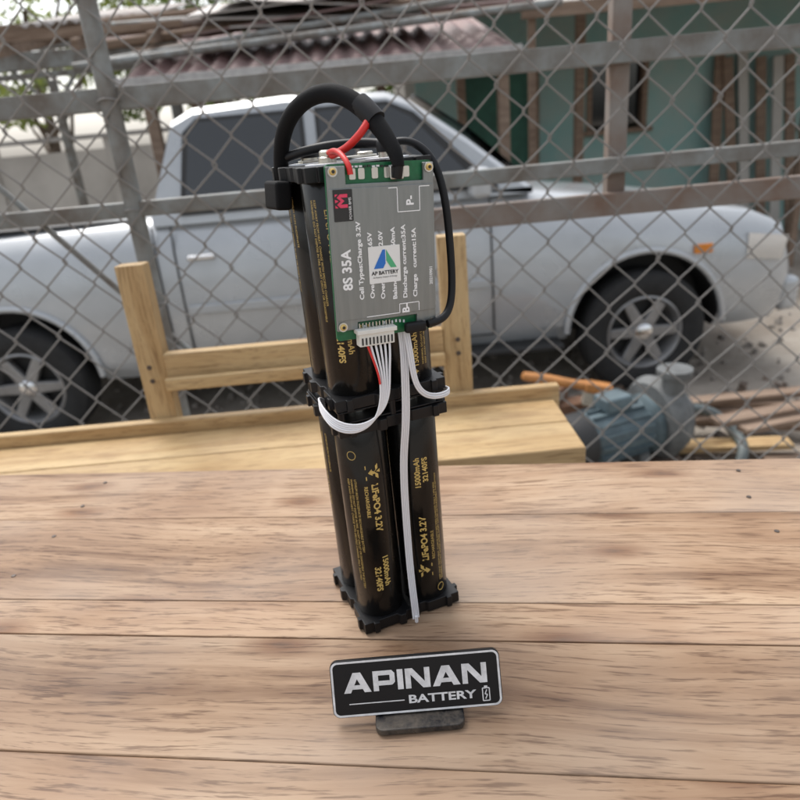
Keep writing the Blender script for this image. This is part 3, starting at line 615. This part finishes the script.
lt=empty('lean_to_shelter',(-.5,6.0,YZ),(0,0,math.radians(3)))
corr('maroon_roof',-1.3,1.55,-.8,1.2,2.02,2.55,lt,M_mar,pitch=.15,amp=.02)
box('fascia',(2.9,.03,.12),(.12,-.82,1.98),lt,mat('pale_fascia',(.44,.42,.40),.7,var=.3),bevel=.003)
for x in (-1.15,.2,1.45):
    for y,hh_ in ((-.7,1.98),(1.1,2.44)): box('post',(.08,.08,hh_),(x,y,hh_/2),lt,M_dkwood,bevel=.004)
for i in range(9):
    tube('stored_pole',[(-1.6+random.uniform(-.3,.3),-.5+.13*i,2.14+.05*i+random.uniform(0,.1)),(1.8+random.uniform(-.3,.3),-.45+.12*i,2.30+.03*i+random.uniform(0,.15))],random.uniform(.02,.04),lt,random.choice([M_dkwood,M_rust,M_mar,M_pipe]),smooth=False)
for i in range(5): box('stored_sheet',(1.6,.9,.012),(.1+random.uniform(-.2,.2),.1,2.40+.05*i),lt,random.choice([M_mar,M_roof]),rot=(random.uniform(.1,.3),random.uniform(-.12,.12),random.uniform(-.1,.1)))
cf=empty('steel_canopy_frame',(-3.6,5.9,YZ))
for y,zt in ((0,2.30),(2.2,2.75)):
    box('beam',(4.2,.08,.12),(0,y,zt),cf,M_pipe,bevel=.004)
    box('lower_beam',(4.2,.05,.06),(0,y,zt-.30),cf,M_pipe,bevel=.004)
    for i in range(12): box('truss_web',(.025,.025,.36),(-1.95+i*.35,y,zt-.165),cf,M_pipe,rot=(0,math.radians(40 if i%2 else -40),0))
    for x in (-2.0,0.1,2.0): box('post',(.08,.08,zt-.36),(x,y+.002,(zt-.36)/2),cf,M_pipe,bevel=.004)
for i in range(8): box('rafter',(.05,2.9,.08),(-2.0+i*.57,1.1,2.63),cf,M_dkwood,rot=(math.radians(11.6),0,0))
for i in range(5): box('purlin',(4.4,.05,.05),(0,-.15+i*.62,2.44+i*.127),cf,M_dkwood)
corr('roof_sheet',-2.2,-1.0,-.3,2.5,2.47,3.05,cf,M_pale,pitch=.11); corr('roof_sheet',.6,1.7,.6,2.5,2.65,3.05,cf,M_roof,pitch=.11)
fwl=empty('block_wall',(-7,11,YZ)); box('panel',(14,.15,1.7),(0,0,.85),fwl,M_wall)
for i in range(8): box('pier',(.25,.25,1.85),(-6.9+i*1.97,0,.925),fwl,M_wall,bevel=.01)
box('coping',(14.1,.3,.06),(0,0,1.885),fwl,M_con_)

# ---------------- trees
M_bark=mat('bark',(.16,.12,.09),.95,var=.5,vscale=6)
def leafmat(name,c,c2):
    m=mat(name,c,.6,col2=c2,vscale=2.5); nt=m.node_tree; b=nt.nodes['Principled BSDF']; t=nt.nodes.new('ShaderNodeBsdfTranslucent'); mx=nt.nodes.new('ShaderNodeMixShader'); out=nt.nodes['Material Output']
    t.inputs[0].default_value=(c[0]*1.6,c[1]*1.6,c[2],1); mx.inputs[0].default_value=.45
    nt.links.new(b.outputs[0],mx.inputs[1]); nt.links.new(t.outputs[0],mx.inputs[2]); nt.links.new(mx.outputs[0],out.inputs['Surface']); return m
M_lf=leafmat('leaf',(.10,.14,.04),(.05,.08,.02)); M_lf2=leafmat('leaf_light',(.16,.19,.07),(.07,.10,.03))
def tree(loc,h,cr,n,m,seed):
    rs=np.random.RandomState(seed); random.seed(seed)
    t=empty('broadleaf_tree',loc)
    def limb(p,q,r0,r1):
        p=Vector(p);q=Vector(q);cu=bpy.data.curves.new('limb','CURVE');cu.dimensions='3D';cu.bevel_depth=1;cu.bevel_resolution=2
        sp=cu.splines.new('POLY'); K=6; sp.points.add(K)
        for i in range(K+1):
            f=i/K; c=p.lerp(q,f)+Vector((rs.normal()*.04,rs.normal()*.04,0))*(q-p).length*.5*(1 if 0<i<K else 0); sp.points[i].co=(*c,1); sp.points[i].radius=r0+(r1-r0)*f
        o=bpy.data.objects.new('limb',cu);S.collection.objects.link(o);o.parent=t;cu.materials.append(M_bark)
    top=(rs.normal()*.3,rs.normal()*.3,h*.75); limb((0,0,0),top,.16*h/6,.05*h/6)
    cl=[]
    for i in range(13):
        f=.35+.5*i/13; a=i*2.4; st=Vector(top)*f; e=Vector((math.cos(a)*cr*rs.uniform(.5,1),math.sin(a)*cr*rs.uniform(.5,1),h*(.40+.55*rs.rand()))); limb(st,e,.05*h/6,.012); cl.append((e,cr*rs.uniform(.22,.42)))
    cl.append((Vector((0,0,h*.92)),cr*.4))
    vs=np.zeros((n*4,3))
    for i in range(n):
        c,r=cl[rs.randint(len(cl))]; dv=rs.normal(size=3); dv/=np.linalg.norm(dv); p=np.array(c)+dv*r*rs.rand()**.45*np.array([1.2,1.2,.7])
        u=rs.normal(size=3);u/=np.linalg.norm(u);v=np.cross(u,rs.normal(size=3));v/=np.linalg.norm(v); s=rs.uniform(.05,.11)
        vs[4*i]=p-u*s;vs[4*i+1]=p+v*s*.45;vs[4*i+2]=p+u*s;vs[4*i+3]=p-v*s*.45
    mesh('crown',vs.tolist(),[(4*i,4*i+1,4*i+2,4*i+3) for i in range(n)],t,m)
for i,(x,y,h,c) in enumerate([(-6.5,14,5.6,2.2),(-3.2,15,5.2,2.0),(-10,13,6,2.4),(-1.0,13.5,4.6,1.5),(1.5,19,8,2.5),(-14,18,8,3),(8,20,9,3.2),(13,17,8,3)]):
    tree((x,y,YZ),h,c,4500,M_lf if i%2 else M_lf2,20+i)
